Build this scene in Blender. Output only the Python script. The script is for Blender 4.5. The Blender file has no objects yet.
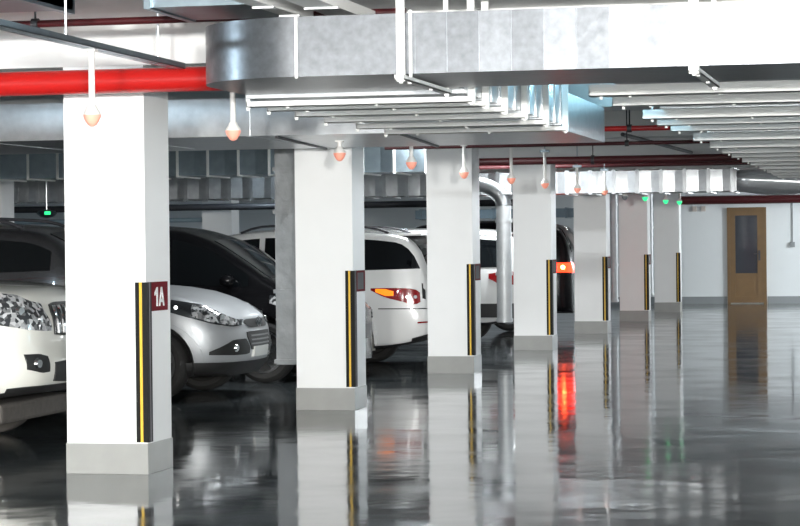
import bpy, bmesh, math, random
from mathutils import Vector, Matrix
random.seed(7)
C = bpy.context.scene.collection
PI = math.pi

# ------------------------------------------------------------------ materials
def mat(name, col, rough=.5, metal=0., coat=0., emit=None, es=0., noise=0., nscale=8., spec=None, bump=0., bscale=20.):
    m = bpy.data.materials.new(name); m.use_nodes = True
    nt = m.node_tree; b = nt.nodes['Principled BSDF']
    b.inputs['Base Color'].default_value = (*col, 1); b.inputs['Roughness'].default_value = rough
    b.inputs['Metallic'].default_value = metal
    if coat: b.inputs['Coat Weight'].default_value = coat; b.inputs['Coat Roughness'].default_value = .04
    if spec is not None: b.inputs['Specular IOR Level'].default_value = spec
    if emit: b.inputs['Emission Color'].default_value = (*emit, 1); b.inputs['Emission Strength'].default_value = es
    if noise or bump:
        tc = nt.nodes.new('ShaderNodeTexCoord')
    if noise:
        n = nt.nodes.new('ShaderNodeTexNoise'); n.inputs['Scale'].default_value = nscale; n.inputs['Detail'].default_value = 4
        nt.links.new(tc.outputs['Object'], n.inputs['Vector'])
        mx = nt.nodes.new('ShaderNodeMix'); mx.data_type = 'RGBA'
        mx.inputs['A'].default_value = (*[c*(1-noise) for c in col], 1); mx.inputs['B'].default_value = (*[min(1, c*(1+noise)) for c in col], 1)
        nt.links.new(n.outputs['Fac'], mx.inputs['Factor']); nt.links.new(mx.outputs['Result'], b.inputs['Base Color'])
    if bump:
        n2 = nt.nodes.new('ShaderNodeTexNoise'); n2.inputs['Scale'].default_value = bscale; n2.inputs['Detail'].default_value = 3
        nt.links.new(tc.outputs['Object'], n2.inputs['Vector'])
        bp = nt.nodes.new('ShaderNodeBump'); bp.inputs['Strength'].default_value = bump; bp.inputs['Distance'].default_value = .02
        nt.links.new(n2.outputs['Fac'], bp.inputs['Height']); nt.links.new(bp.outputs['Normal'], b.inputs['Normal'])
    return m

M = {}
M['white'] = mat('white_paint', (.86, .86, .855), .42, noise=.03, nscale=3)
M['plinth'] = mat('grey_plinth_paint', (.33, .33, .315), .3, noise=.12, nscale=5)
M['ceiling'] = mat('ceiling_paint', (.74, .74, .73), .8, noise=.05, nscale=2)
M['wall'] = mat('wall_paint', (.70, .735, .75), .6, noise=.04, nscale=1.5)
M['skirt'] = mat('grey_skirting', (.2, .22, .23), .4)
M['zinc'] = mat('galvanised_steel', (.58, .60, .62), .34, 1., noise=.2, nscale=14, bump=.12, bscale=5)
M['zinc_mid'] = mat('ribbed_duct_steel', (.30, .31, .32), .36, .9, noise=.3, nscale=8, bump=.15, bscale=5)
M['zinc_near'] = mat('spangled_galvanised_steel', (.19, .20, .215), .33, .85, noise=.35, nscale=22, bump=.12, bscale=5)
M['zinc_dark'] = mat('dark_galvanised_steel', (.27, .33, .37), .35, 1., noise=.2, nscale=9, bump=.1, bscale=5)  # darker, bluer tone of galvanised steel
M['strut'] = mat('white_coated_steel', (.86, .86, .84), .45)
M['rod'] = mat('zinc_rod', (.75, .76, .77), .35, .8)
M['black_steel'] = mat('black_steel', (.03, .03, .035), .5)
M['red_pipe'] = mat('red_gloss_paint', (.50, .010, .008), .35, coat=.25)
M['maroon_pipe'] = mat('maroon_paint', (.06, .004, .006), .45)
M['rubber'] = mat('black_rubber', (.010, .0095, .009), .6, spec=.2)
M['yellow'] = mat('yellow_band', (.74, .46, .04), .5)
M['sign'] = mat('dark_red_plate', (.16, .004, .010), .7, spec=.15)
M['letter'] = mat('white_lettering', (.85, .85, .85), .5)
M['glare_grey'] = mat('painted_glare_grey', (.16, .15, .16), .7, spec=.15)  # grey for painted reflections on the guards and glare on the plates
M['lampwhite'] = mat('white_lamp_plastic', (.85, .83, .80), .4)
M['led_red'] = mat('red_led_lens', (.82, .42, .32), .3, emit=(1., .2, .1), es=.28)
M['led_green'] = mat('green_led_lens', (.1, .6, .3), .3, emit=(.02, 1., .28), es=1.0)
M['led_off'] = mat('unlit_led_lens', (.25, .27, .28), .3)
M['tyre'] = mat('tyre_rubber', (.022, .021, .02), .75, noise=.3, nscale=30)
M['tyre_dusty'] = mat('dusty_tyre_rubber', (.10, .09, .08), .8, noise=.3, nscale=20)
M['alloy'] = mat('alloy_wheel', (.72, .73, .74), .25, 1.)
M['alloy_dark'] = mat('dark_alloy_wheel', (.18, .18, .18), .35, .9)
M['glass'] = mat('tinted_car_glass', (.004, .005, .006), .03, spec=.45)
M['plastic'] = mat('black_car_plastic', (.02, .02, .02), .5)
M['chrome'] = mat('chrome', (.85, .86, .87), .08, 1.)
M['lens'] = mat('clear_headlight_lens', (.42, .44, .46), .12, .3, coat=1.)
def facets(m):                                             # cut-glass look of the reflector bowls
    nt = m.node_tree; b = nt.nodes['Principled BSDF']; tc = nt.nodes.new('ShaderNodeTexCoord')
    v = nt.nodes.new('ShaderNodeTexVoronoi'); v.inputs['Scale'].default_value = 34; nt.links.new(tc.outputs['Object'], v.inputs['Vector'])
    sp = nt.nodes.new('ShaderNodeSeparateColor'); nt.links.new(v.outputs['Color'], sp.inputs['Color'])
    r = nt.nodes.new('ShaderNodeValToRGB'); r.color_ramp.elements[0].position = .3; r.color_ramp.elements[0].color = (.06, .063, .068, 1)
    r.color_ramp.elements[1].position = .9; r.color_ramp.elements[1].color = (.8, .81, .82, 1)
    nt.links.new(sp.outputs['Red'], r.inputs['Fac']); nt.links.new(r.outputs['Color'], b.inputs['Base Color'])
facets(M['lens'])
M['lens_dark'] = mat('headlight_dark_bowl', (.05, .055, .06), .1, .5, coat=1.)
M['bulb'] = mat('headlight_projector', (.9, .9, .9), .05, 1.)
M['tail'] = mat('red_tail_lens', (.24, .004, .006), .12, coat=1.)
M['tail_lit'] = mat('lit_red_tail_lens', (.8, .02, .01), .2, emit=(1., .02, .005), es=7)
M['tail_core'] = mat('lit_tail_bulb', (.9, .2, .1), .2, emit=(1., .12, .03), es=45)
M['amber'] = mat('amber_lens_lit', (.9, .26, .01), .2, emit=(1., .2, .005), es=.9)
M['plate'] = mat('number_plate_white', (.75, .75, .72), .4)
M['flap'] = mat('pale_mud_flap', (.72, .70, .62), .5)
M['paint_cream'] = mat('pearl_white_car_paint', (.80, .79, .73), .25, coat=1.)
M['paint_white'] = mat('white_car_paint', (.74, .74, .73), .25, coat=1.)
M['paint_silver'] = mat('silver_car_paint', (.45, .465, .48), .4, .35, coat=.4)
M['paint_black'] = mat('black_car_paint', (.005, .005, .006), .25, coat=.1, spec=.2)
M['paint_dark'] = mat('dark_grey_car_paint', (.035, .035, .038), .25, .3, coat=1.)
M['wood'] = mat('honey_brown_wood', (.135, .072, .02), .45, noise=.25, nscale=6)
M['pane'] = mat('dark_door_glass', (.03, .035, .045), .06)
M['curtain'] = mat('pale_curtain', (.35, .37, .40), .7)
M['foil'] = mat('plastic_film_wrap', (.82, .84, .86), .28, .6, bump=.9, bscale=3)
M['beige'] = mat('beige_box_plastic', (.55, .50, .46), .5)
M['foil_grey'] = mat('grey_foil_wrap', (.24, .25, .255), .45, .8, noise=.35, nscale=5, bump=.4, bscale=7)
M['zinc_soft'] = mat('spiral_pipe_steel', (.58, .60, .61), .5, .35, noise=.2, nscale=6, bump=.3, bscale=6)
M['bluegrey'] = mat('blue_grey_panel', (.30, .40, .46), .5)

# glossy epoxy floor, slightly wavy
def floor_mat():
    m = bpy.data.materials.new('wet_look_grey_epoxy'); m.use_nodes = True
    nt = m.node_tree; b = nt.nodes['Principled BSDF']; L = nt.links.new
    tc = nt.nodes.new('ShaderNodeTexCoord')
    n = nt.nodes.new('ShaderNodeTexNoise'); n.inputs['Scale'].default_value = .9; n.inputs['Detail'].default_value = 5
    L(tc.outputs['Object'], n.inputs['Vector'])
    r = nt.nodes.new('ShaderNodeValToRGB')
    r.color_ramp.elements[0].position = .3; r.color_ramp.elements[0].color = (.055, .062, .066, 1)
    r.color_ramp.elements[1].position = .75; r.color_ramp.elements[1].color = (.105, .118, .122, 1)
    L(n.outputs['Fac'], r.inputs['Fac']); L(r.outputs['Color'], b.inputs['Base Color'])
    n3 = nt.nodes.new('ShaderNodeTexNoise'); n3.inputs['Scale'].default_value = 1.3; n3.inputs['Detail'].default_value = 3
    L(tc.outputs['Object'], n3.inputs['Vector'])
    mr = nt.nodes.new('ShaderNodeMapRange'); mr.inputs['From Min'].default_value = .35; mr.inputs['From Max'].default_value = .7
    mr.inputs['To Min'].default_value = .05; mr.inputs['To Max'].default_value = .13
    L(n3.outputs['Fac'], mr.inputs['Value']); L(mr.outputs['Result'], b.inputs['Roughness'])
    n2 = nt.nodes.new('ShaderNodeTexNoise'); n2.inputs['Scale'].default_value = 1.6; n2.inputs['Detail'].default_value = 2.5
    L(tc.outputs['Object'], n2.inputs['Vector'])
    bp = nt.nodes.new('ShaderNodeBump'); bp.inputs['Strength'].default_value = .35; bp.inputs['Distance'].default_value = .01
    L(n2.outputs['Fac'], bp.inputs['Height']); L(bp.outputs['Normal'], b.inputs['Normal'])
    b.inputs['IOR'].default_value = 1.55
    return m
M['floor'] = floor_mat()

# ------------------------------------------------------------------ mesh helpers
def box(bm, x0, x1, y0, y1, z0, z1):
    v = [bm.verts.new(p) for p in ((x0,y0,z0),(x1,y0,z0),(x1,y1,z0),(x0,y1,z0),(x0,y0,z1),(x1,y0,z1),(x1,y1,z1),(x0,y1,z1))]
    for f in ((0,3,2,1),(4,5,6,7),(0,1,5,4),(1,2,6,5),(2,3,7,6),(3,0,4,7)): bm.faces.new([v[i] for i in f])

def tube(bm, p0, p1, r, n=12, r1=None):
    p0, p1 = Vector(p0), Vector(p1); d = (p1-p0).normalized(); r1 = r if r1 is None else r1
    a = d.orthogonal().normalized(); b = d.cross(a)
    A = [bm.verts.new(p0+(a*math.cos(2*PI*i/n)+b*math.sin(2*PI*i/n))*r) for i in range(n)]
    B = [bm.verts.new(p1+(a*math.cos(2*PI*i/n)+b*math.sin(2*PI*i/n))*r1) for i in range(n)]
    for i in range(n):
        j = (i+1) % n; bm.faces.new((A[i], A[j], B[j], B[i]))
    bm.faces.new(A[::-1]); bm.faces.new(B)

def lathe(bm, prof, c=(0,0,0), n=20, axis='z'):
    """prof: (radius, height) list, closed by caps when the radius is > 0 at the ends"""
    c = Vector(c); rings = []
    for r, h in prof:
        ring = []
        for i in range(n):
            t = 2*PI*i/n
            p = Vector((r*math.cos(t), r*math.sin(t), h)) if axis == 'z' else Vector((r*math.cos(t), h, r*math.sin(t)))
            ring.append(bm.verts.new(c+p))
        rings.append(ring)
    for A, B in zip(rings, rings[1:]):
        for i in range(n):
            j = (i+1) % n
            bm.faces.new((A[i], A[j], B[j], B[i]))
    bm.faces.new(rings[0][::-1]); bm.faces.new(rings[-1])

def sweep(bm, pts, prof):
    """sweep a closed profile (side, up) along a horizontal polyline of points"""
    rings = []
    for i, p in enumerate(pts):
        p = Vector(p); a = Vector(pts[max(i-1, 0)]); b = Vector(pts[min(i+1, len(pts)-1)])
        d = (b-a); d.z = 0; d.normalize(); s = Vector((d.y, -d.x, 0))
        rings.append([bm.verts.new(p+s*u+Vector((0, 0, v))) for u, v in prof])
    n = len(prof)
    for A, B in zip(rings, rings[1:]):
        for i in range(n):
            j = (i+1) % n; bm.faces.new((A[i], A[j], B[j], B[i]))
    bm.faces.new(rings[0][::-1]); bm.faces.new(rings[-1])

def obj(name, bm, m, parent=None, smooth=False, bevel=0.):
    if bevel: bmesh.ops.bevel(bm, geom=list(bm.edges), offset=bevel, segments=2, affect='EDGES', profile=.5)
    bmesh.ops.recalc_face_normals(bm, faces=list(bm.faces))
    me = bpy.data.meshes.new(name); bm.to_mesh(me); bm.free()
    for mm in (m if isinstance(m, list) else [m]): me.materials.append(mm)
    if smooth:
        for p in me.polygons: p.use_smooth = True
        if smooth != 'all': me.set_sharp_from_angle(angle=math.radians(38))
    o = bpy.data.objects.new(name, me); C.objects.link(o)
    if parent: o.parent = parent
    return o
def BM(): return bmesh.new()
def tag(o, label, cat, group=None, kind=None):
    o['label'] = label; o['category'] = cat
    if group: o['group'] = group
    if kind: o['kind'] = kind
    return o
def thing(name, label, cat, loc=(0,0,0), rz=0, group=None):
    o = bpy.data.objects.new(name, None); C.objects.link(o); o.location = loc; o.rotation_euler = (0, 0, rz)
    o.empty_display_size = .2
    return tag(o, label, cat, group)
def struct(name, bm, m, label, cat, parent=None):
    o = obj(name, bm, m, parent); o['kind'] = 'structure'; o['label'] = label; o['category'] = cat
    return o
def copy_tree(o, parent=None):
    c = o.copy(); C.objects.link(c)
    if parent: c.parent = parent
    for ch in list(o.children): copy_tree(ch, c)
    return c
ORD = ['nearest','second','third','fourth','fifth','sixth','seventh','eighth','ninth','tenth','eleventh','twelfth','thirteenth','fourteenth','fifteenth','sixteenth']

# ------------------------------------------------------------------ room shell
CZ = 2.95
XL, XR, YN, YB = -26., 6., -14., 55.
bm = BM(); box(bm, XL-.2, XR+.2, YN-.2, YB+.2, -.2, 0); struct('floor', bm, M['floor'], 'glossy wet-looking dark grey epoxy garage floor', 'floor')
bm = BM(); box(bm, XL-.2, XR+.2, YN-.2, YB+.2, CZ, CZ+.2); struct('ceiling', bm, M['ceiling'], 'off-white concrete garage ceiling', 'ceiling')
bm = BM(); box(bm, XL, XR, YB, YB+.2, 0, CZ); struct('wall_back', bm, M['wall'], 'pale blue-grey end wall with the wooden door', 'wall')
bm = BM(); box(bm, XL-.2, XL, YN, YB, 0, CZ); struct('wall_left', bm, M['wall'], 'far left garage wall', 'wall')
bm = BM(); box(bm, XR, XR+.2, YN, YB, 0, CZ); struct('wall_right', bm, M['wall'], 'right garage wall', 'wall')
bm = BM(); box(bm, XL, XR, YN-.2, YN, 0, CZ); struct('wall_front', bm, M['wall'], 'garage wall behind the viewer', 'wall')
bm = BM(); box(bm, XL, -4.52, YB-.015, YB-.001, 0, .17); box(bm, -3.57, XR, YB-.015, YB-.001, 0, .17)
struct('baseboard_back', bm, M['skirt'], 'dark grey painted skirting along the end wall', 'baseboard')

COLY = [14.2+5.75*k for k in range(7)]
for k, y in enumerate(COLY):
    bm = BM(); box(bm, XL, XR, y-.02, y+.53, 2.66, CZ-.001)
    struct('trim_%d' % (k+1), bm, M['ceiling'], ORD[k]+' white ceiling beam crossing over the columns', 'ceiling beam')

# door in the back wall
dr = bpy.data.objects.new('door_1', None); C.objects.link(dr); dr.location = (-4.045, YB-.02, 0); dr['kind'] = 'structure'
tag(dr, 'honey-brown wooden door with tall dark glass pane in the end wall', 'door')
bm = BM(); box(bm, -.46, -.39, -.06, .015, 0, 2.28); box(bm, .39, .46, -.06, .015, 0, 2.28); box(bm, -.39, .39, -.06, .015, 2.2, 2.28)
obj('door_frame', bm, M['wood'], dr)
bm = BM()
box(bm, -.39, -.27, -.045, .01, .02, 2.2); box(bm, .25, .39, -.045, .01, .02, 2.2); box(bm, -.27, .25, -.045, .01, 2.09, 2.2)
box(bm, -.27, .25, -.045, .01, .62, .72); box(bm, -.27, .25, -.045, .01, .02, .17); box(bm, -.27, .25, -.025, .01, .17, .62)
box(bm, -.20, .18, -.038, -.025, .23, .56)
obj('door_leaf', bm, M['wood'], dr)
bm = BM(); box(bm, -.27, .25, -.018, 0, .72, 2.09); obj('door_pane', bm, M['pane'], dr)
bm = BM(); box(bm, .27, .32, -.06, -.045, 1.02, 1.26); tube(bm, (.295, -.06, 1.18), (.295, -.10, 1.18), .012); box(bm, .17, .31, -.115, -.095, 1.168, 1.192)
obj('door_handle', bm, M['black_steel'], dr)

# ------------------------------------------------------------------ columns
CX0, CXR, CDN = -5.47, -4.94, .45
def guard_part(CX1, p, leg_front, name, m, a0, a1, t0, t1, z0, z1):
    bm = BM()
    if leg_front: box(bm, CX1-a1, CX1-a0, -t1, -t0, z0, z1)
    else: box(bm, CX1+t0, CX1+t1, a0, a1, z0, z1)
    return obj(name, bm, m, p)
def text_mesh(txt, size, name, m, parent, loc, rot, sx=1.):
    cu = bpy.data.curves.new(name, 'FONT'); cu.body = txt; cu.size = size; cu.align_x = 'CENTER'; cu.align_y = 'CENTER'; cu.extrude = .001
    o = bpy.data.objects.new(name, cu); C.objects.link(o)
    me = bpy.data.meshes.new_from_object(o.evaluated_get(bpy.context.evaluated_depsgraph_get()))
    bpy.data.objects.remove(o); me.materials.clear(); me.materials.append(m)
    t = bpy.data.objects.new(name, me); C.objects.link(t); t.parent = parent; t.location = loc; t.rotation_euler = rot; t.scale = (sx, 1, 1)
    return t

def column(y, label, plate=None, dx=0, wide=0):
    CX1, CD = CXR+wide, CDN+wide*2
    c = thing('column', label, 'column', (dx, y, 0), 0, 'white columns along the aisle')
    bm = BM(); box(bm, CX0, CX1, 0, CD, .2, CZ-.002); obj('shaft', bm, M['white'], c)
    bm = BM(); box(bm, CX0-.006, CX1+.006, -.006, CD+.006, .001, .2); obj('plinth', bm, M['plinth'], c)
    bm = BM()                                              # L-shaped rubber guard with rounded-off ribs
    for a0, a1, t in ((-.016, .018, .016), (.020, .044, .013), (.046, .068, .016)):
        box(bm, CX1-a1, CX1-a0, -t, 0, .21, 1.25)
        box(bm, CX1, CX1+t, max(a0, 0), a1, .21, 1.25)
    g = obj('corner_guard', bm, M['rubber'], c)
    g1 = guard_part(CX1, g, True, 'yellow_stripe', M['yellow'], .022, .040, .012, .0165, .21, 1.25)
    guard_part(CX1, g, False, 'sheen_stripe', M['glare_grey'], .022, .042, .012, .0165, .21, 1.25)  # grey reflection on the side leg, painted as a strip
    if plate:
        bm = BM(); box(bm, CX1+.001, CX1+.012, .08, .41, 1.06, 1.25)
        s = obj('bay_sign', bm, M['sign'], c)
        if plate == '1A':
            def glyph(polys):                              # flat raised letters on the plate, (along, up) in metres
                bm = BM()
                for pl in polys:
                    f0 = [bm.verts.new((CX1+.0122, a, z)) for a, z in pl]; f1 = [bm.verts.new((CX1+.0150, a, z)) for a, z in pl]
                    bm.faces.new(f0[::-1]); bm.faces.new(f1)
                    for q in range(len(pl)): w = (q+1) % len(pl); bm.faces.new((f0[q], f0[w], f1[w], f1[q]))
                obj('lettering', bm, M['letter'], s)
            glyph([[(.175, 1.09), (.202, 1.09), (.202, 1.215), (.182, 1.215), (.140, 1.182), (.140, 1.160), (.175, 1.178)]])
            glyph([[(.225, 1.09), (.250, 1.09), (.290, 1.215), (.268, 1.215)], [(.2905, 1.215), (.2685, 1.2149), (.310, 1.09), (.335, 1.09)], [(.252, 1.115), (.308, 1.115), (.302, 1.137), (.258, 1.137)]])
        else:
            bm = BM(); box(bm, CX1+.011, CX1+.014, .12, .34, 1.08, 1.23); obj('sign_glare', bm, M['glare_grey'], s)  # glare over the plate, built as a plain grey field
    return c
CL = ['nearest white column, with dark red 1A sign beside its guard',
      'second white column from the front, rectangular foil duct close behind',
      'third white column, between white crossover and round pipe',
      'fourth white column, with round silver pipe at its left edge',
      'fifth white column, just right of the lit red tail lamp',
      'sixth white column, second from the end wall',
      'seventh and farthest white column, nearest the wooden door']
for k, y in enumerate(COLY): column(y, CL[k], ['1A', 'x', 'x', 'x', 'x', 'x', None][k], [0, -.02, -.045, -.055, -.06, -.06, -.06][k], .022 if k == 0 else 0)
FC = ['pale column in the far row, left of the second aisle column', 'pale far-row column at the left edge of view']
for (y, lab) in zip((42.95, 31.45), FC):
    c = thing('column', lab, 'column', (0, y, 0), 0, 'columns of the far row')
    bm = BM(); box(bm, -13.7, -13.1, 0, .5, .2, CZ-.002); obj('shaft', bm, M['white'], c)
    bm = BM(); box(bm, -13.706, -13.094, -.006, .506, .001, .2); obj('plinth', bm, M['plinth'], c)

# ------------------------------------------------------------------ ducts
def hanger(x0, x1, y, z, label, group, rods, ztop=CZ-.003, along='x', w=.045, h=.035):
    """trapeze hanger: slotted channel with threaded rods, reaching up to the ceiling"""
    t = thing('trapeze_hanger', label, 'duct hanger', ((x0+x1)/2, y, z) , 0, group)
    bm = BM(); L = (x1-x0)/2 if along == 'x' else .64
    for a, b_, c_, d_ in ((-w/2, w/2, 0, .006), (-w/2, -w/2+.006, 0, h), (w/2-.006, w/2, 0, h)):
        box(bm, -L, L, a, b_, c_, d_) if along == 'x' else box(bm, a, b_, -L, L, c_, d_)
    box(bm, -L, -L+.006, -w/2, w/2, 0, h) if along == 'x' else None
    for i in range(int(2*L/.55)):                          # bolt heads under the channel
        q = -L+.25+i*.55
        tube(bm, (q, 0, 0), (q, 0, -.008), .011, 6) if along == 'x' else tube(bm, (0, q, 0), (0, q, -.008), .011, 6)
    obj('channel', bm, M['strut'], t)
    for r in rods:
        bm = BM(); d = r[2] if len(r) > 2 else .014
        p = (r[0]-(x0+x1)/2, r[1]-y)
        box(bm, p[0]-d, p[0]+d, p[1]-d*.5, p[1]+d*.5, -.008, ztop-z)
        tube(bm, (p[0], p[1], -.018), (p[0], p[1], -.006), .012, 6)
        obj('hanger_rod', bm, M['strut'], t)
    return t

# the big duct near the viewer: from the right, round an elbow, away from us, then across to the left
d = thing('air_duct', 'large galvanised duct bending away from the viewer beneath the ceiling', 'air duct', (0, 0, 0))
bm = BM(); box(bm, -2.6, XR-.1, 11.876, 13.0, 2.38, 2.70)
x = -2.43; k = 0
while x < XR-.4:                                           # shallow folds of the sheet
    a = (11.868, 11.8655)[k % 2]; b = (11.8655, 11.868)[k % 2]; k += 1
    v = [bm.verts.new(p) for p in ((x, a, 2.38), (x+.172, b, 2.38), (x+.172, b, 2.70), (x, a, 2.70), (x, 11.878, 2.38), (x+.172, 11.878, 2.38), (x+.172, 11.878, 2.70), (x, 11.878, 2.70))]
    for f_ in ((0, 1, 2, 3), (4, 7, 6, 5), (0, 4, 5, 1), (3, 2, 6, 7), (0, 3, 7, 4), (1, 5, 6, 2)): bm.faces.new([v[i] for i in f_])
    x += .172
x = -2.43
while x < XR-.2:                                           # stiffening beads across the sheet
    box(bm, x-.003, x+.003, 11.858, 11.87, 2.38, 2.70); x += .172
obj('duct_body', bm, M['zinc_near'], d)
bm = BM(); pts = []
n = 18
outer = [(-2.6, 11.87)]+[(-3.28-.65*math.sin(PI/2*i/(n-2)), 12.52-.65*math.cos(PI/2*i/(n-2))) for i in range(n-1)]+[(-3.93, 13.2)]
inner = [(-2.6-.0*i, 13.0+.2*i/n) for i in range(n+1)]
vb = [[bm.verts.new((*p, 2.38)) for p in outer], [bm.verts.new((*p, 2.38)) for p in inner]]
vt = [[bm.verts.new((*p, 2.70)) for p in outer], [bm.verts.new((*p, 2.70)) for p in inner]]
for i in range(n):
    bm.faces.new((vb[0][i], vb[0][i+1], vb[1][i+1], vb[1][i])); bm.faces.new((vt[0][i], vt[1][i], vt[1][i+1], vt[0][i+1]))
    bm.faces.new((vb[0][i], vt[0][i], vt[0][i+1], vb[0][i+1])); bm.faces.new((vb[1][i], vb[1][i+1], vt[1][i+1], vt[1][i]))
bm.faces.new((vb[0][0], vb[1][0], vt[1][0], vt[0][0])); bm.faces.new((vb[0][n], vt[0][n], vt[1][n], vb[1][n]))
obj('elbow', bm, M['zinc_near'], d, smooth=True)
bm = BM(); box(bm, -2.63, -2.615, 11.855, 11.868, 2.36, 2.715); obj('flange', bm, M['strut'], d)
bm = BM(); box(bm, -3.255, -3.24, 11.855, 11.868, 2.37, 2.705); obj('flange', bm, M['strut'], d)
bm = BM(); box(bm, -3.93, -2.6, 13.2, 17.2, 2.36, 2.68)
y = 13.5
while y < 17.1:
    box(bm, -3.938, -2.592, y-.004, y+.004, 2.352, 2.688); y += .28
obj('middle_run', bm, M['zinc'], d)
bm = BM(); box(bm, XL+.1, -2.64, 17.2, 19.6, 2.335, 2.63)
for i in range(18): box(bm, -5.1-i*1.1-.012, -5.1-i*1.1+.012, 17.19, 19.2, 2.33, 2.645)
obj('cross_run', bm, M['zinc'], d)
for y0, x0 in ((17.0, -4.87), (16.9, -3.87)):
    bm = BM(); sweep(bm, [(x0-.02, 17.25, 2.318), (x0-.22, 19.55, 2.318)], [(-.012, 0), (.012, 0), (.012, .016), (-.012, .016)])
    obj('slot_rail', bm, M['black_steel'], d)

for i, y in enumerate((13.3, 13.75, 14.4, 15.15, 16.05, 16.95)):
    hanger(-3.95, -2.57, y, 2.31, ORD[i]+' white hanger bar under the duct left of the aisle duct', 'hangers under the duct left of the aisle',
           [(-3.945, y, .012), (-2.575, y, .022)])
hanger(-2.70, -2.64, 12.43, 2.345, 'long white hanger with strap left of centre on the near duct', 'hangers of the near duct', [(-2.67, 11.835, .022), (-2.67, 13.03, .014)], along='y', w=.05, h=.025)
hanger(-1.16, -1.10, 12.43, 2.345, 'long white hanger with strap at right on the near duct', 'hangers of the near duct', [(-1.13, 11.835, .026), (-1.13, 13.03, .014)], along='y', w=.05, h=.025)

d = thing('air_duct', 'wide flat galvanised duct running down the aisle ceiling at right', 'air duct', (0, 0, 0))
bm = BM(); box(bm, -1.85, .6, 13.6, 33.9, 2.46, 2.75)
y = 14.0
while y < 33.8:
    box(bm, -1.86, .61, y-.008, y+.008, 2.452, 2.758); y += .95
obj('duct_body', bm, M['zinc'], d)
for i, y in enumerate((14.18, 15.28, 16.95, 17.9, 18.9, 20.8, 22.5, 23.9, 25.1, 26.6, 27.9, 29.4, 30.9, 32.2, 33.4)):
    hanger(-2.0, .75, y, 2.38, ORD[i]+' white bar in the row under the wide aisle duct', 'hangers under the aisle duct',
           [(-1.93, y, .008), (.7, y, .012)], w=.10, h=.07)

def ribbed(name, label, x0, x1, y0, y1, z0, z1, step, m, rib=.05, fm=None):
    t = thing(name, label, 'air duct', (0, 0, 0))
    bm = BM(); box(bm, x0, x1, y0, y1, z0, z1); obj('duct_body', bm, m, t)
    bm = BM(); x = x1-.03; k = 0                           # folded front sheets
    while x > x0+step and k < 190:
        a, b = ((y0-.022, y0-.006), (y0-.006, y0-.022))[k % 2]; xl = x-step/2; k += 1
        v = [bm.verts.new(p) for p in ((xl, b, z0), (x, a, z0), (x, a, z1), (xl, b, z1), (xl, y0-.001, z0), (x, y0-.001, z0), (x, y0-.001, z1), (xl, y0-.001, z1))]
        for f_ in ((0, 1, 2, 3), (4, 7, 6, 5), (0, 4, 5, 1), (3, 2, 6, 7), (0, 3, 7, 4), (1, 5, 6, 2)): bm.faces.new([v[i] for i in f_])
        x = xl
    obj('folded_sheet', bm, m, t)
    x = x1-.03; i = 0
    while x > x0 and i < 95:
        bm = BM(); box(bm, x-rib, x, y0-.03, y1+.03, z0-.02, z1+.02); obj('flange', bm, fm or m, t)
        x -= step; i += 1
    return t
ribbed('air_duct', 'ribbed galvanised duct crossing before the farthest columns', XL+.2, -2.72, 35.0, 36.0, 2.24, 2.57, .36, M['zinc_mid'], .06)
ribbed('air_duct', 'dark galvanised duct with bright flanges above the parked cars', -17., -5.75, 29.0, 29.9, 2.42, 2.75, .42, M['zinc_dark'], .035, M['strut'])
# film-wrapped continuation at the right end
bm = BM(); rings = []
for i in range(13):
    t = i/12; x = -2.72+t*2.6; zc = 2.40-.10*t; hh = .16+.025*math.sin(7*t)-.02*t
    rings.append([bm.verts.new((x, 35.5+.45*math.cos(a)*(1+.05*math.sin(3*a+5*t)), zc+hh*math.sin(a)*(1+.12*math.sin(4*a+9*t)))) for a in [2*PI*k/16 for k in range(16)]])
for A, B in zip(rings, rings[1:]):
    for k in range(16): bm.faces.new((A[k], A[(k+1) % 16], B[(k+1) % 16], B[k]))
bm.faces.new(rings[0][::-1]); bm.faces.new(rings[-1])
tag(obj('wrapped_duct', bm, M['foil'], smooth='all'), 'crumpled film-wrapped duct end at right above the wooden door', 'air duct')

# vertical drop ducts behind the columns
def drop(label, x, y, z0, r, rect=False, ztop=2.66):
    t = thing('drop_duct', label, 'vertical duct', (x, y, 0), 0, 'vertical ducts behind the columns')
    bm = BM()
    if rect: box(bm, -r, r, -r*.8, r*.8, z0, ztop)
    else: tube(bm, (0, 0, z0), (0, 0, ztop), r, 24)
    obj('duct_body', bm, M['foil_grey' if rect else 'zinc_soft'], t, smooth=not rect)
    for z in (z0+.03, 1.05, 1.8, 2.2):
        bm = BM()
        if rect: box(bm, -r-.018, r+.018, -r*.8-.018, r*.8+.018, z-.018, z+.018)
        else: tube(bm, (0, 0, z-.022), (0, 0, z+.022), r+.014, 24)
        obj('joint_ring', bm, M['foil_grey' if rect else 'zinc_soft'], t, smooth=not rect)
    return t
drop('rectangular foil-grey drop duct left of the second column', -5.83, 20.95, .36, .108, True, 2.66)
p4 = drop('round silver drop pipe left of the fourth column', -5.80, 32.25, .36, .108, ztop=2.02)
bm = BM()                                                  # elbow at its head, turning left
pts = [(-.42*(1-math.cos(PI/2*i/8)), 2.02+.30*math.sin(PI/2*i/8)) for i in range(9)]+[(-.9, 2.32)]
rings = []
for i, (px, pz) in enumerate(pts):
    a = pts[max(i-1, 0)]; b = pts[min(i+1, len(pts)-1)]; dx, dz = b[0]-a[0], b[1]-a[1]; L = math.hypot(dx, dz); dx /= L; dz /= L
    rings.append([bm.verts.new((px+.115*math.cos(q)*dz, .115*math.sin(q), pz-.115*math.cos(q)*dx)) for q in [2*PI*k/20 for k in range(20)]])
for A, B in zip(rings, rings[1:]):
    for k in range(20): bm.faces.new((A[k], A[(k+1) % 20], B[(k+1) % 20], B[k]))
bm.faces.new(rings[0][::-1]); bm.faces.new(rings[-1])
obj('pipe_elbow', bm, M['zinc_mid'], p4, smooth=True)
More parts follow.
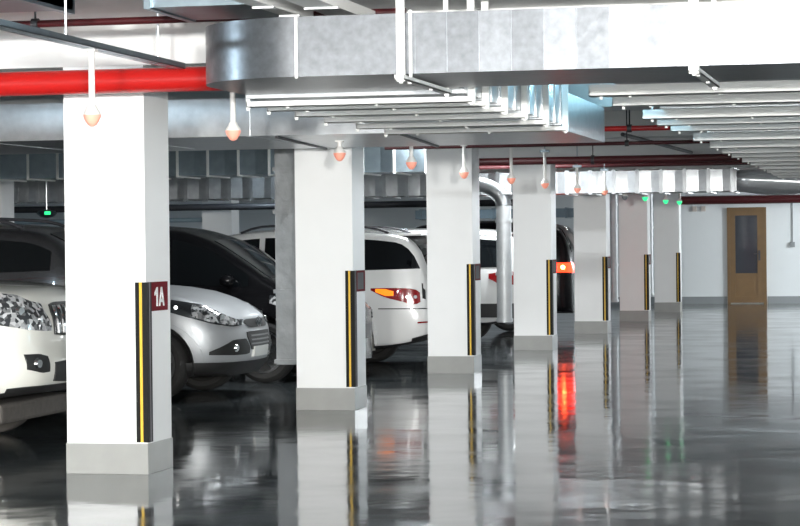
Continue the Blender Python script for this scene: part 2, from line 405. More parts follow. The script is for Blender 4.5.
drop('slim round silver drop pipe left of the sixth column', -5.74, 43.7, .34, .08)
drop('slimmest silver drop pipe left of the farthest column', -5.69, 49.4, .34, .06)

# ducts high at the top left
bm = BM(); box(bm, -9., -4.56, 11.2, 12.0, 2.79, 2.92); box(bm, -4.60, -4.56, 11.17, 12.03, 2.77, 2.93)
tag(obj('air_duct', bm, M['zinc_dark']), 'dark metal duct end at the top left corner', 'air duct')
bm = BM(); box(bm, -4.10, -3.52, 12.0, 12.75, 2.79, 2.92); box(bm, -4.14, -4.10, 11.97, 12.78, 2.78, 2.93)
tag(obj('air_duct', bm, M['zinc_dark']), 'short dark metal duct above the shiny elbow', 'air duct')
for k, (xa, ya, xb, yb, lab) in enumerate(((-3.42, 10.6, -3.37, 12.5, 'thin cream metal tray with clips at top left of centre'), (-3.12, 10.6, -3.10, 12.72, 'wider cream metal tray end above the near duct'))):
    t = thing('cable_tray', lab, 'cable tray', (0, 0, 0), 0, 'cream trays above the near duct')
    w = .05 if k == 0 else .085
    bm = BM(); sweep(bm, [(xa, ya, 2.745), (xb, yb, 2.745)], [(-w, 0), (w, 0), (w, .06), (w-.006, .06), (w-.006, .006), (-w+.006, .006), (-w+.006, .06), (-w, .06)])
    obj('tray', bm, M['strut'], t)
    for f in (.35, .6, .85):
        bm = BM(); px = xa+(xb-xa)*f; py = ya+(yb-ya)*f
        box(bm, px-w-.008, px+w+.008, py-.02, py+.02, 2.735, 2.745); tube(bm, (px, py, 2.75), (px, py, CZ-.003), .006, 8)
        obj('clip', bm, M['rod'], t)

# ------------------------------------------------------------------ pipes
def pipe(name, label, pts, r, m, cat='pipe', clips=(), group=None):
    t = thing(name, label, cat, (0, 0, 0), 0, group)
    bm = BM()
    for a, b in zip(pts, pts[1:]): tube(bm, a, b, r, 20)
    obj('pipe_run', bm, m, t, smooth=True)
    for c, ax in clips:
        bm = BM(); c = Vector(c); dv = Vector((1, 0, 0)) if ax == 'x' else Vector((0, 1, 0))
        tube(bm, c-dv*.02, c+dv*.02, r+.012, 16); tube(bm, c+Vector((0, 0, r)), (c.x, c.y, CZ-.003 if c.z < CZ-.1 else CZ), .007, 8)
        obj('pipe_clamp', bm, M['black_steel'], t)
    return t
pipe('red_pipe', 'thick bright red sprinkler pipe across the nearest column', [(XL+.1, 13.8, 2.53), (-3.99, 13.8, 2.53)], .078, M['red_pipe'], clips=[((-9.5, 13.8, 2.53), 'x')])
pipe('thin_pipe', 'thin maroon pipe above the bright red pipe', [(-14., 13.0, 2.825), (-2.9, 13.0, 2.825)], .022, M['maroon_pipe'], clips=[((-5.18, 13.0, 2.825), 'x'), ((-8.2, 13.0, 2.825), 'x')])
pipe('red_pipe', 'short bright red pipe seen beside the blue-lit duct end', [(-3.0, 20.6, 2.50), (-1.95, 20.6, 2.50)], .024, M['red_pipe'], clips=[((-2.55, 20.6, 2.50), 'x')])
pipe('sprinkler_pipe', 'thin maroon pipe under the ceiling, nearest of three crossing', [(-5.6, 24., 2.515), (-2.05, 24., 2.515)], .02, M['maroon_pipe'], clips=[((-3.0, 24., 2.515), 'x')])
pipe('sprinkler_pipe', 'thick maroon pipe passing over the fourth column top', [(-9.5, 30., 2.565), (-2.0, 30., 2.565)], .05, M['maroon_pipe'], clips=[((-4.2, 30., 2.565), 'x'), ((-8.2, 30., 2.565), 'x')])
pipe('sprinkler_pipe', 'thin dark maroon pipe just before the ribbed far duct', [(-9.5, 33.2, 2.60), (-2.05, 33.2, 2.60)], .03, M['maroon_pipe'], clips=[((-4.9, 33.2, 2.60), 'x'), ((-8.2, 33.2, 2.60), 'x')])
pipe('branch_pipe', 'thin dark branch pipe slanting back between the maroon pipes', [(-3.05, 24.05, 2.61), (-3.05, 32.9, 2.71)], .022, M['black_steel'])
pipe('wall_pipe', 'thick dark maroon pipe along the top of the end wall', [(-5.9, 54.7, 2.46), (XR-.1, 54.7, 2.46)], .10, M['maroon_pipe'])
pipe('service_pipe', 'dark service pipe low under the ribbed duct at left', [(XL+.1, 40.0, 2.2), (-6.3, 40.0, 2.2)], .06, M['black_steel'])
pipe('service_pipe', 'blue-grey service pipe behind the far-row column', [(XL+.1, 46.5, 2.05), (-14.6, 46.5, 2.05)], .05, M['bluegrey'])

bm = BM(); box(bm, -3.03, -2.92, 54.93, 54.998, 1.33, 1.45); box(bm, -2.985, -2.965, 54.97, 54.998, 1.45, 2.4)
tag(obj('switch_box', bm, M['skirt']), 'grey switch box with conduit on wall right of the door', 'switch box')
for i, x in enumerate((-5.27, -5.06)):
    bm = BM(); box(bm, x-.05, x+.05, 54.94, 54.998, 2.20, 2.32); box(bm, x-.03, x+.03, 54.93, 54.94, 2.22, 2.27)
    tag(obj('junction_box', bm, M['beige']), ('left' if i == 0 else 'right')+' of two small beige boxes high on the end wall', 'junction box')
bm = BM(); box(bm, -11.1, -6.9, 50.5, 51.1, 2.05, 2.25)
for i in range(8): box(bm, -11.0+i*.55, -10.95+i*.55, 50.47, 51.13, 2.03, 2.27)
tag(obj('air_duct', bm, M['zinc_dark']), 'small blue-grey duct far behind over the white crossover', 'air duct')
# green exit lamp far left
t = thing('exit_lamp', 'small green glowing lamp on bracket at far left', 'lamp', (-13.2, 33.5, 2.02))
bm = BM(); lathe(bm, [(.02, .06), (.13, .04), (.16, 0), (.1, -.05), (.02, -.07)], n=16); obj('housing', bm, M['zinc_dark'], t, smooth=True)
bm = BM(); box(bm, .03, .11, -.17, -.12, -.02, .03); obj('lens', bm, M['led_green'], t)
bm = BM(); tube(bm, (0, 0, .05), (0, 0, .925), .012, 8); obj('bracket', bm, M['rod'], t)

# ------------------------------------------------------------------ indicator lamps on their perforated rail
def rail(label, y0, y1, z):
    bm = BM()
    for a, b_, c_, d_ in ((-.045, .045, 0, .004), (-.045, -.041, 0, .035), (.041, .045, 0, .035)): box(bm, -4.5+a, -4.5+b_, y0, y1, z+c_, z+d_)
    y = y0+.1
    while y < y1-.1:
        box(bm, -4.512, -4.488, y, y+.05, z-.002, z); y += .1
    t = thing('perforated_rail', label, 'cable tray', (0, 0, 0)); obj('tray', bm, M['zinc_dark'], t)
    for f in (.1, .5, .9):
        bm = BM(); yy = y0+(y1-y0)*f; tube(bm, (-4.5, yy, z+.004), (-4.5, yy, CZ-.004), .007, 8); obj('hanger_rod', bm, M['rod'], t)
rail('grey perforated tray above the nearest indicator lamp', 9.8, 13.66, 2.585)
lamps = [(-4.5, 12.12, 'red', 'pinkish indicator lamp on the longest tube before the nearest column', 2.583),
 (-4.29, 14.12, 'red', 'pinkish indicator lamp just right of the nearest column top', 2.50),
 (-4.55, 17.9, 'red', 'reddish indicator lamp at the top left of the second column', 2.318),
 (-4.47, 20.2, 'red', 'red indicator lamp hanging in the gap after the second column', 2.50),
 (-4.6, 23.3, 'red', 'red indicator lamp before the right top of the third column', 2.50),
 (-4.53, 25.7, 'red', 'red indicator lamp in front of the round silver pipe head', 2.60),
 (-4.53, 28.1, 'red', 'red indicator lamp before the right top of the fourth column', 2.60),
 (-4.54, 30.9, 'red', 'red indicator lamp at the left top corner of the fifth column', 2.50),
 (-4.40, 32.6, 'red', 'red indicator lamp at the right top corner of the fifth column', 2.50),
 (-4.53, 35.9, 'off', 'unlit grey indicator lamp over the sixth column', 2.212),
 (-4.42, 37.7, 'green', 'green indicator lamp at the right top of the sixth column', 2.60),
 (-4.41, 40.7, 'green', 'green indicator lamp over the middle of the farthest column', 2.60),
 (-4.30, 42.0, 'green', 'green indicator lamp at the right top corner of the farthest column', 2.60)]
for x, y, col, lab, zt in lamps:
    t = thing('indicator_lamp', lab, 'indicator lamp', (x, y, 2.20 if zt > 2.22 else 2.185), 0, 'bay indicator lamps along the columns')
    zt2 = zt-t.location.z
    bm = BM(); tube(bm, (0, 0, .055), (0, 0, zt2), .018, 14); box(bm, -.03, .03, -.03, .03, zt2-.012, zt2); obj('drop_tube', bm, M['lampwhite'], t, smooth=True)
    bm = BM(); lathe(bm, [(.018, .075), (.026, .066), (.031, .052), (.045, .034), (.050, .018)], n=20)
    obj('lamp_head', bm, M['lampwhite'], t, smooth=True)
    bm = BM(); lathe(bm, [(.050, .018), (.048, .004), (.038, -.018), (.024, -.038), (.008, -.048)], n=20)
    obj('lens', bm, M['led_'+col], t, smooth=True)
    if zt > 2.4 and y > 14 and zt < 2.66:
        bm = BM(); box(bm, -.06, .06, -.02, .02, zt2, zt2+.03); tube(bm, (0, 0, zt2+.02), (0, 0, CZ-.003-2.20), .006, 8); obj('bracket', bm, M['zinc_dark'], t)

# ------------------------------------------------------------------ cars
def interp(pts):
    pts = sorted(pts); xs = [p[0] for p in pts]; ys = [p[1] for p in pts]; n = len(xs)
    dl = [(ys[i+1]-ys[i])/(xs[i+1]-xs[i]) for i in range(n-1)]
    m = [dl[0]]+[0 if dl[i-1]*dl[i] <= 0 else 2*dl[i-1]*dl[i]/(dl[i-1]+dl[i]) for i in range(1, n-1)]+[dl[-1]]
    def f(x):
        if x <= xs[0]: return ys[0]
        if x >= xs[-1]: return ys[-1]
        i = max(k for k in range(n-1) if xs[k] <= x); h = xs[i+1]-xs[i]; t = (x-xs[i])/h
        return ((1+2*t)*(1-t)**2)*ys[i]+t*(1-t)**2*h*m[i]+t*t*(3-2*t)*ys[i+1]+t*t*(t-1)*h*m[i+1]
    return f
def sstep(t): t = min(1, max(0, t)); return t*t*(3-2*t)

class Shape:
    def __init__(s, L, W, top, belt, zb=.22, ef=.55, er=.4, cap=.62, capr=.7, tum=.30, front=((0, 0), (2, 0)), rear=((0, 0), (2, 0)), bow=.07, crown=.03):
        s.L, s.W, s.ef, s.er, s.cap, s.capr, s.tum, s.bow, s.crown = L, W, ef, er, cap, capr, tum, bow, crown
        s.top = interp(top); s.belt = interp(belt); s.zbf = interp(zb) if isinstance(zb, (list, tuple)) else (lambda x: zb)
        s.fp = interp(front); s.rp = interp(rear); s.e = .72
    def frac(s, X):
        h = s.L/2
        if X > h-s.ef: t, c = (X-h+s.ef)/s.ef, s.cap
        elif X < -h+s.er: t, c = (-h+s.er-X)/s.er, s.capr
        else: return 1.
        ph = math.asin(min(1, t)**(1/s.e)); return c+(1-c)*max(0., math.cos(ph))**s.e
    def hw(s, X, z):
        w = s.W/2*s.frac(X); b = s.belt(X); zt = s.top(X); zb = s.zbf(X)
        if z < .75: w *= 1-.05*((.75-z)/.5)**2
        elif z < b: w *= 1-.035*((z-.75)/max(.1, b-.75))**2
        else: w = w*.965-s.tum*(z-b)
        r = .10
        if z > zt-r: q = min(1, (z-zt+r)/r); w -= .13*(1-math.sqrt(max(0, 1-q*q)))
        if z < zb+.08: q = min(1, (zb+.08-z)/.08); w -= .07*(1-math.sqrt(max(0, 1-q*q)))
        return max(.03, w)
    def defm(s, X, y, z):
        h = s.L/2; tf = (X-h+s.ef)/s.ef; tr = (-h+s.er-X)/s.er; q = 1-(y/(s.W/2))**2
        x = X
        if tf > 0: x += sstep(tf)*(s.fp(z)+s.bow*q)
        if tr > 0: x -= sstep(tr)*(s.rp(z)+s.bow*.6*q)
        return Vector((x, y, z))
    def end(s, u, z, sg=1):
        """u along the plan outline: 0 centre of the end, 1 edge of its flat, 2 start of the flank, beyond: metres along the flank"""
        h = s.L/2; e, c = (s.ef, s.cap) if sg > 0 else (s.er, s.capr); a = abs(u); sy = 1 if u >= 0 else -1
        if a <= 1: X = h
        elif a <= 2: X = h-e+e*math.sin((2-a)*PI/2)**s.e
        else: X = h-e-(a-2)
        X *= sg; z = min(z, s.top(X)-.002)
        y = s.hw(X, z)*(a if a <= 1 else 1)*sy
        if a <= 1: nn = (sg, 0, 0)
        elif a <= 2: ph = (2-a)*PI/2; nn = (sg*math.sin(ph), sy*math.cos(ph), 0)
        else: nn = (0, sy, 0)
        return s.defm(X, y, z), Vector(nn).normalized()
    def side(s, X, z, sy):
        z = min(z, s.top(X)-.002); n = Vector((0, sy, s.tum if z > s.belt(X) else 0)).normalized()
        return s.defm(X, s.hw(X, z)*sy, z), n
    def roof(s, X, v, k=.93):
        wt = s.hw(X, s.top(X)); y = wt*v*k*1.0
        d_ = (s.top(X+.02)-s.top(X-.02))/.04
        return s.defm(X, y, s.top(X)+s.crown*(1-v*v*k*k)), Vector((-d_, 0, 1)).normalized()
    def body(s):
        h = s.L/2; Xs = []
        for i in range(9): Xs.append(-h+s.er-s.er*math.sin((1-i/8)*PI/2)**s.e)
        a, b = -h+s.er, h-s.ef; n = 40
        for i in range(1, n): Xs.append(a+(b-a)*i/n)
        for i in range(9): Xs.append(b+s.ef*math.sin(i/8*PI/2)**s.e)
        lev = [0, .02, .05, .09, .16, .24, .32, .4, .48, .56, .64, .71, .77, .83, .88, .92, .95, .975, .992, 1]
        m = 8; bm = BM(); rings = []
        for X in Xs:
            zb, zt = s.zbf(X), s.top(X); l = []; r = []
            for f in lev:
                z = zb+(zt-zb)*f; y = s.hw(X, z); l.append(bm.verts.new(s.defm(X, y, z))); r.append(bm.verts.new(s.defm(X, -y, z)))
            wt = s.hw(X, zt); t = []
            for j in range(1, m):
                v = 1-2*j/m; t.append(bm.verts.new(s.defm(X, wt*v, zt+s.crown*(1-v*v))))
            rings.append((l, t, r))
        def loop(R): return R[0]+R[1]+R[2][::-1]
        for A, B in zip(rings, rings[1:]):
            a_, b_ = loop(A), loop(B); n = len(a_)
            for i in range(n): j = (i+1) % n; bm.faces.new((a_[i], a_[j], b_[j], b_[i]))
        for X, R in ((Xs[0], rings[0]), (Xs[-1], rings[-1])):
            l, t, r = R; rows = []; zb, zt = s.zbf(X), s.top(X)
            for i, f in enumerate(lev):
                if i == len(lev)-1: rows.append([l[i]]+t+[r[i]]); continue
                z = zb+(zt-zb)*f; y = s.hw(X, z)
                rows.append([l[i]]+[bm.verts.new(s.defm(X, y*(1-2*j/m), z)) for j in range(1, m)]+[r[i]])
            for P, Q in zip(rows, rows[1:]):
                for j in range(m): bm.faces.new((P[j], P[j+1], Q[j+1], Q[j]))
        bmesh.ops.recalc_face_normals(bm, faces=list(bm.faces))
        return bm

def sheet(name, grid, m, parent, off=.006, th=.02):
    """thin curved panel lying on a surface: grid of (point, normal)"""
    bm = BM(); A = [[bm.verts.new(p+n*off) for p, n in row] for row in grid]; B = [[bm.verts.new(p-n*th) for p, n in row] for row in grid]
    R, Q = len(grid), len(grid[0])
    for i in range(R-1):
        for j in range(Q-1):
            bm.faces.new((A[i][j], A[i+1][j], A[i+1][j+1], A[i][j+1])); bm.faces.new((B[i][j], B[i][j+1], B[i+1][j+1], B[i+1][j]))
    for i in range(R-1):
        for j in (0, Q-1): bm.faces.new((A[i][j], A[i+1][j], B[i+1][j], B[i][j]))
    for j in range(Q-1):
        for i in (0, R-1): bm.faces.new((A[i][j], A[i][j+1], B[i][j+1], B[i][j]))
    return obj(name, bm, m, parent, smooth=True)
def strips(pts, n):
    """resample (a, lo, hi) strips linearly to n+1 columns"""
    out = []; pts = sorted(pts)
    a0, a1 = pts[0][0], pts[-1][0]
    for i in range(n+1):
        a = a0+(a1-a0)*i/n
        k = max(j for j in range(len(pts)-1) if pts[j][0] <= a+1e-9); p, q = pts[k], pts[k+1]; t = (a-p[0])/(q[0]-p[0])
        lo = p[1]+(q[1]-p[1])*t; hi = p[2]+(q[2]-p[2])*t; out.append((a, lo, hi))
    return out
def end_panel(S, name, pts, m, parent, sg=1, n=14, nz=5, off=.006, th=.02, mir=False):
    g = [[S.end(-a if mir else a, lo+(max(hi, lo+.001)-lo)*j/nz, sg) for j in range(nz+1)] for a, lo, hi in strips(pts, n)]
    return sheet(name, g, m, parent, off, th)
def side_panel(S, name, pts, m, parent, sy, n=16, nz=4, off=.005, th=.02):
    g = [[S.side(a, lo+(max(hi, lo+.001)-lo)*j/nz, sy) for j in range(nz+1)] for a, lo, hi in strips(pts, n)]
    return sheet(name, g, m, parent, off, th)
def roof_panel(S, name, x0, x1, m, parent, k=.93, off=.005):
    g = [[S.roof(x0+(x1-x0)*i/12, -1+2*j/8, k) for j in range(9)] for i in range(13)]
    return sheet(name, g, m, parent, off, .015)

_whl = {}
def wheel(parent, x, y, R, sy, dusty=False, rimmat='alloy', spokes=5):
    key = (R, sy, dusty, rimmat, spokes)
    if key not in _whl:
        w, rr = .23, R*.66; bm = BM()
        lathe(bm, [(rr, -w/2+.02), (rr+.02, -w/2), (R-.05, -w/2-.004), (R-.012, -w/2+.025), (R, -w/2+.06), (R, w/2-.06), (R-.012, w/2-.025), (R-.05, w/2+.004), (rr+.02, w/2), (rr, w/2-.02)], n=40, axis='y')
        t = obj('wheel', bm, M['tyre_dusty' if dusty else 'tyre'], smooth=True)
        o = sy*(w/2-.015)
        bm = BM()
        lathe(bm, [(rr+.006, o-.03*sy), (rr+.008, o+.012*sy), (rr-.015, o+.012*sy), (rr-.03, o-.05*sy)], n=40, axis='y')
        for k in range(spokes):
            for dd in (-.11, .11):
                a = 2*PI*k/spokes+PI/2; c1 = (.05*math.cos(a+dd*3), .05*math.sin(a+dd*3)); c2 = ((rr-.012)*math.cos(a+dd), (rr-.012)*math.sin(a+dd))
                tx, tz = -math.sin(a)*.02, math.cos(a)*.02
                q = [(c1[0]-tx, c1[1]-tz), (c1[0]+tx, c1[1]+tz), (c2[0]+tx, c2[1]+tz), (c2[0]-tx, c2[1]-tz)]
                f = [bm.verts.new((px, o+(.0 if i < 2 else -.004)*sy, pz)) for i, (px, pz) in enumerate(q)]; b = [bm.verts.new((px, o-.035*sy, pz)) for px, pz in q]
                bm.faces.new(f); bm.faces.new(b[::-1])
                for i in range(4): j = (i+1) % 4; bm.faces.new((f[i], f[j], b[j], b[i]))
        lathe(bm, [(.07, o-.03*sy), (.065, o+.004*sy), (.03, o+.012*sy)], n=20, axis='y')
        rm = obj('rim', bm, M[rimmat], t, smooth=True)
        bm = BM(); lathe(bm, [(rr-.03, o-.10*sy), (rr-.03, o-.085*sy)], n=24, axis='y'); bd = obj('brake_disc', bm, M['plastic'], t)
        _whl[key] = t; t.parent = parent; t.location = (x, y, R+.002); return t
    t = copy_tree(_whl[key], parent); t.location = (x, y, R+.002); return t

def car(name, label, S, paint, loc, rz, ax, R, wins, ws, rw, P):
    """S shape; ax (rear, front) axle; wins list of side-window (x0,x1); ws/rw windscreen and rear-window spans along the roof profile"""
    t = thing(name, label, 'car', loc, rz)
    b = obj('body', S.body(), [paint, M['plastic']], t, smooth='all')
    Ra = R+.065
    cut = BM()
    for x in ax:
        for sy in (-1, 1): tube(cut, (x, sy*(S.W/2-.33), R), (x, sy*(S.W/2+.3), R), Ra, 36)
    co = obj('arch_cut', cut, M['plastic'])
    co.parent = t
    md = b.modifiers.new('arches', 'BOOLEAN'); md.object = co; md.operation = 'DIFFERENCE'; md.solver = 'EXACT'
    dg = bpy.context.evaluated_depsgraph_get(); dg.update()
    me = bpy.data.meshes.new_from_object(b.evaluated_get(dg)); b.modifiers.clear(); old = b.data; b.data = me
    me.materials.clear(); me.materials.append(paint); me.materials.append(M['plastic'])
    for p in me.polygons:
        p.use_smooth = True
        p.material_index = 1 if (p.normal.z < -.6 and p.center.z < .5) else 0
    me.set_sharp_from_angle(angle=math.radians(35))
    bpy.data.objects.remove(co)
    for x in ax:                                           # liners, lips, wheels
        for sy in (-1, 1):
            bm = BM(); n = 22; A = []
            yo, yi = sy*(S.hw(x, R+Ra*.7)-.04), sy*(S.W/2-.32)
            for i in range(n+1):
                a = -.25+(PI+.5)*i/n; A.append([bm.verts.new((x+(Ra-.006)*math.cos(a), yy, R+(Ra-.006)*math.sin(a))) for yy in (yo, yi)])
            for i in range(n): bm.faces.new((A[i][0], A[i+1][0], A[i+1][1], A[i][1]))
            bm.faces.new([q[1] for q in A])
            obj('arch_liner', bm, M['plastic'], t)
            lm = P.get('lip', paint); g = []
            for i in range(25):
                a = -.12+(PI+.24)*i/24
                g.append([S.side(x+rr*math.cos(a), max(S.zbf(x)+.02, R+rr*math.sin(a)), sy) for rr in (Ra-.004, Ra+.02, Ra+P.get('lipw', .035))])
            sheet('arch_trim', g, lm, t, .010, .03)
            wheel(t, x, sy*(S.W/2-.125), R, sy, P.get('dusty', False), P.get('rim', 'alloy'), P.get('spokes', 5))
    gl = P.get('glass', M['glass'])
    for sy in (-1, 1):
        for x0, x1 in wins:
            pts = []
            for i in range(13):
                x = x0+(x1-x0)*i/12; lo = S.belt(x)+.025; hi = min(S.top(x)-P.get('wtop', .10), P.get('wmax', 9)); pts.append((x, lo, max(hi, lo+.002)))
            side_panel(S, 'side_window', pts, gl, t, sy, 14, 5)
        for x0, x1 in wins[:2]:                            # door handles under the windows
            xh = min(x0, x1)+.16; p, nrm = S.side(xh, S.belt(xh)-.09, sy)
            pass
            bm = BM(); tube(bm, (xh-.09, p.y+sy*.018, p.z), (xh+.09, p.y+sy*.018, p.z), .013, 10); obj('door_handle', bm, P.get('handle', paint), t, smooth=True)
        xm = P.get('mirror', ws[1]-.45)
        if xm is not None:
            p, _ = S.side(xm, S.belt(xm)+.06, sy); bm = BM()
            lathe(bm, [(.03, -.11), (.075, -.09), (.09, -.02), (.088, .05), (.06, .10), (.02, .115)], n=16)
            for v in bm.verts: v.co = Vector((v.co.y*.85, v.co.z, v.co.x*.75))
            for v in bm.verts: v.co += Vector((p.x, p.y+sy*.12, p.z+.03))
            box(bm, p.x-.03, p.x+.03, min(p.y-sy*.01, p.y+sy*.08), max(p.y-sy*.01, p.y+sy*.08), p.z-.02, p.z+.02)
            obj('mirror', bm, P.get('mirror_mat', paint), t, smooth=True)
        if P.get('rails'):
            xa, xb = P['rails']; bm = BM(); prev = None; nn = 14
            for i in range(nn+1):
                x = xa+(xb-xa)*i/nn; q = Vector((x, sy*(S.hw(x, S.top(x))-.06), S.top(x)+.012+.05*min(1, min(i, nn-i)/1.5)))
                if prev is not None: tube(bm, prev, q, .015, 8)
                prev = q
            obj('roof_rail', bm, P.get('rail_mat', M['black_steel']), t, smooth=True)
        if P.get('sill', True):
            side_panel(S, 'sill', [(ax[0]+Ra+.02, S.zbf(0)+.03, S.zbf(0)+.17), (ax[1]-Ra-.02, S.zbf(0)+.03, S.zbf(0)+.17)], P.get('sill_mat', M['plastic']), t, sy, 10, 3, .012)
    if ws: roof_panel(S, 'windscreen', ws[0], ws[1], gl, t)
    if rw: roof_panel(S, 'rear_window', rw[0], rw[1], gl, t, .9)
    return t

def both(f):
    for mir in (False, True): f(mir)

# 1 pearl white off-road car, nose to the aisle, behind the nearest column
S = Shape(4.76, 1.885, [(-2.38, 1.05), (-2.3, 1.45), (-2.15, 1.74), (-1.6, 1.84), (-.6, 1.87), (.3, 1.80), (.62, 1.66), (1.12, 1.25), (1.3, 1.225), (1.9, 1.205), (2.2, 1.17), (2.32, 1.14), (2.38, 1.08)],
          [(-2.4, 1.16), (1.2, 1.16), (2.4, 1.16)], zb=[(-2.4, .42), (-1.9, .36), (1.7, .36), (2.05, .37), (2.4, .42)], ef=.62, cap=.60,
          front=((.36, -.10), (.5, .03), (.62, .05), (.78, .0), (.95, -.02), (1.1, -.10)), bow=.12)
t = car('offroad_car', 'pearl white off-road car with dusty tyres at far left behind nearest column', S, M['paint_cream'], (-8.74, 16.44, 0), 0, (-1.28, 1.47), .385,
        [(.72, -.22), (-.28, -1.15), (-1.22, -2.05)], (.66, 1.10), None, {'dusty': True, 'rim': 'alloy', 'rails': (-1.7, .2), 'spokes': 6})
for mir in (False, True):
    h = end_panel(S, 'headlight', [(.80, .87, .93), (.95, .87, 1.06), (1.2, .885, 1.135), (1.6, .93, 1.16), (1.9, 1.0, 1.165), (2.1, 1.06, 1.16)], M['lens'], t, 1, 22, 6, .010, .03, mir)
    for u, z, r in ((1.02, .96, .032), (1.25, 1.02, .04), (1.55, 1.06, .035)):
        p, nn = S.end(-u if mir else u, z); bm = BM(); tube(bm, p-nn*.01, p+nn*.018, r, 18, r*.75); obj('projector', bm, M['bulb'], h, smooth=True)
    end_panel(S, 'fog_light_bezel', [(1.02, .575, .69), (1.12, .57, .71), (1.32, .60, .71)], M['plastic'], t, 1, 10, 4, .010, .03, mir)
    p, nn = S.end(-1.18 if mir else 1.18, .64); bm = BM(); tube(bm, p, p+nn*.02, .042, 18, .03); obj('fog_light', bm, M['bulb'], t, smooth=True)
g = end_panel(S, 'grille', [(-.72, .84, 1.06), (-.5, .83, 1.09), (.5, .83, 1.09), (.72, .84, 1.06)], M['plastic'], t, 1, 16, 4, .012, .03)
for i in range(9):
    u = -.62+i*.155; end_panel(S, 'grille_bar', [(u-.025, .85, 1.055), (u+.025, .85, 1.055)], M['chrome'], g, 1, 2, 4, .024, .01)
end_panel(S, 'lower_intake', [(-.9, .50, .64), (0, .47, .66), (.9, .50, .64)], M['plastic'], t, 1, 14, 3, .010, .03)
bm = BM(); box(bm, 1.75, 2.18, -.72, .72, .19, .34); obj('skid_plate', bm, M['tyre_dusty'], t, bevel=.03)
end_panel(S, 'number_plate', [(-.42, .66, .77), (.42, .66, .77)], M['plate'], t, 1, 6, 2, .02, .01)

# 2 dark car beyond it, parked nose in
S = Shape(4.5, 1.80, [(-2.25, .95), (-2.18, 1.2), (-2.0, 1.52), (-1.7, 1.63), (-.6, 1.69), (.3, 1.64), (.6, 1.5), (1.2, 1.10), (1.9, 1.0), (2.25, .8)],
          [(-2.3, 1.28), (-.6, 1.22), (1.2, 1.03), (2.3, .9)], zb=.24)
t = car('car', 'dark grey car beyond the off-road car at far left', S, M['paint_dark'], (-9.02, 18.85, 0), PI, (-1.3, 1.35), .34,
        [(.55, -.3), (-.36, -1.1), (-1.2, -1.95)], (.65, 1.15), (-2.1, -1.85), {'rails': (-1.6, .1), 'mirror': .7})
for mir in (False, True): end_panel(S, 'tail_light', [(1.1, .85, 1.1), (2.05, .9, 1.05)], M['tail'], t, -1, 10, 4, .01, .03, mir)

# 3 silver crossover, nose to the aisle
S = Shape(4.40, 1.82, [(-2.2, .95), (-2.1, 1.25), (-1.85, 1.52), (-1.3, 1.62), (-.5, 1.66), (.1, 1.60), (.5, 1.42), (1.05, 1.10), (1.2, 1.085), (1.6, 1.05), (1.95, .96), (2.12, .86), (2.2, .77)],
          [(-2.2, 1.15), (-.5, 1.05), (1.1, .98), (2.2, .9)], zb=[(-2.2, .30), (-1.7, .21), (1.7, .21), (2.2, .25)], ef=.66, cap=.50,
          front=((.2, -.10), (.35, .02), (.5, .05), (.65, .04), (.8, -.02), (1., -.1)), bow=.16)
t = car('crossover_car', 'silver crossover car with slanted badge between first and second columns', S, M['paint_silver'], (-8.79, 21.85, 0), 0, (-1.15, 1.58), .345,
        [(.85, .0), (-.06, -.85), (-.92, -1.6)], (.2, 1.02), (-2.05, -1.75), {'lip': M['paint_silver'], 'rails': (-1.4, 0), 'rim': 'alloy_dark'})
for mir in (False, True):
    h = end_panel(S, 'headlight', [(1.0, .715, .77), (1.15, .705, .845), (1.4, .735, .90), (1.75, .825, .96), (2.1, .935, 1.01), (2.3, 1.0, 1.03)], M['lens_dark'], t, 1, 22, 6, .010, .03, mir)
    end_panel(S, 'clear_lens', [(1.04, .722, .78), (1.2, .72, .85), (1.45, .76, .905), (1.62, .81, .925)], M['lens'], h, 1, 10, 4, .014, .01, mir)
    for u, z, r in ((1.10, .755, .028), (1.28, .79, .042), (1.47, .835, .035), (1.78, .90, .022)):
        p, nn = S.end(-u if mir else u, z); bm = BM(); tube(bm, p-nn*.01, p+nn*.020, r, 18, r*.8); obj('projector', bm, M['bulb'], h, smooth=True)
    end_panel(S, 'fog_light_bezel', [(.72, .44, .50), (.9, .43, .585), (1.15, .43, .58), (1.5, .44, .47)], M['plastic'], t, 1, 14, 4, .010, .03, mir)
    p, nn = S.end(-1.12 if mir else 1.12, .50); bm = BM(); tube(bm, p, p+nn*.02, .042, 18, .03); obj('fog_light', bm, M['bulb'], t, smooth=True)
g = end_panel(S, 'upper_grille', [(-.86, .735, .76), (-.6, .685, .775), (.6, .685, .775), (.86, .735, .76)], M['plastic'], t, 1, 16, 4, .010, .03)
p, nn = S.end(0, .735); bm = BM()
for i in range(20):
    a, b = 2*PI*i/20, 2*PI*(i+1)/20
    tube(bm, (p.x+.022, .085*math.cos(a), p.z+.045*math.sin(a)), (p.x+.022, .085*math.cos(b), p.z+.045*math.sin(b)), .007, 6)
for y0, z0, y1, z1 in ((-.045, -.03, -.025, .03), (.025, -.03, .045, .03), (-.035, -.008, .035, .008)): tube(bm, (p.x+.022, y0, p.z+z0), (p.x+.022, y1, p.z+z1), .009, 6)
obj('emblem', bm, M['chrome'], g, smooth=True)
g = end_panel(S, 'lower_grille', [(-.8, .60, .645), (-.6, .47, .65), (.6, .47, .65), (.8, .60, .645)], M['plastic'], t, 1, 16, 4, .010, .03)
for z in (.52, .56, .60): end_panel(S, 'grille_slat', [(-.66, z, z+.014), (.66, z, z+.014)], M['alloy_dark'], g, 1, 12, 1, .018, .01)
end_panel(S, 'number_plate', [(-.52, .40, .50), (.52, .40, .50)], M['plate'], t, 1, 6, 2, .024, .01)
end_panel(S, 'bumper_cladding', [(-2.18, .235, .37), (-1.2, .23, .365), (0, .23, .36), (1.2, .23, .365), (2.18, .235, .37)], M['plastic'], t, 1, 40, 4, .012, .02)

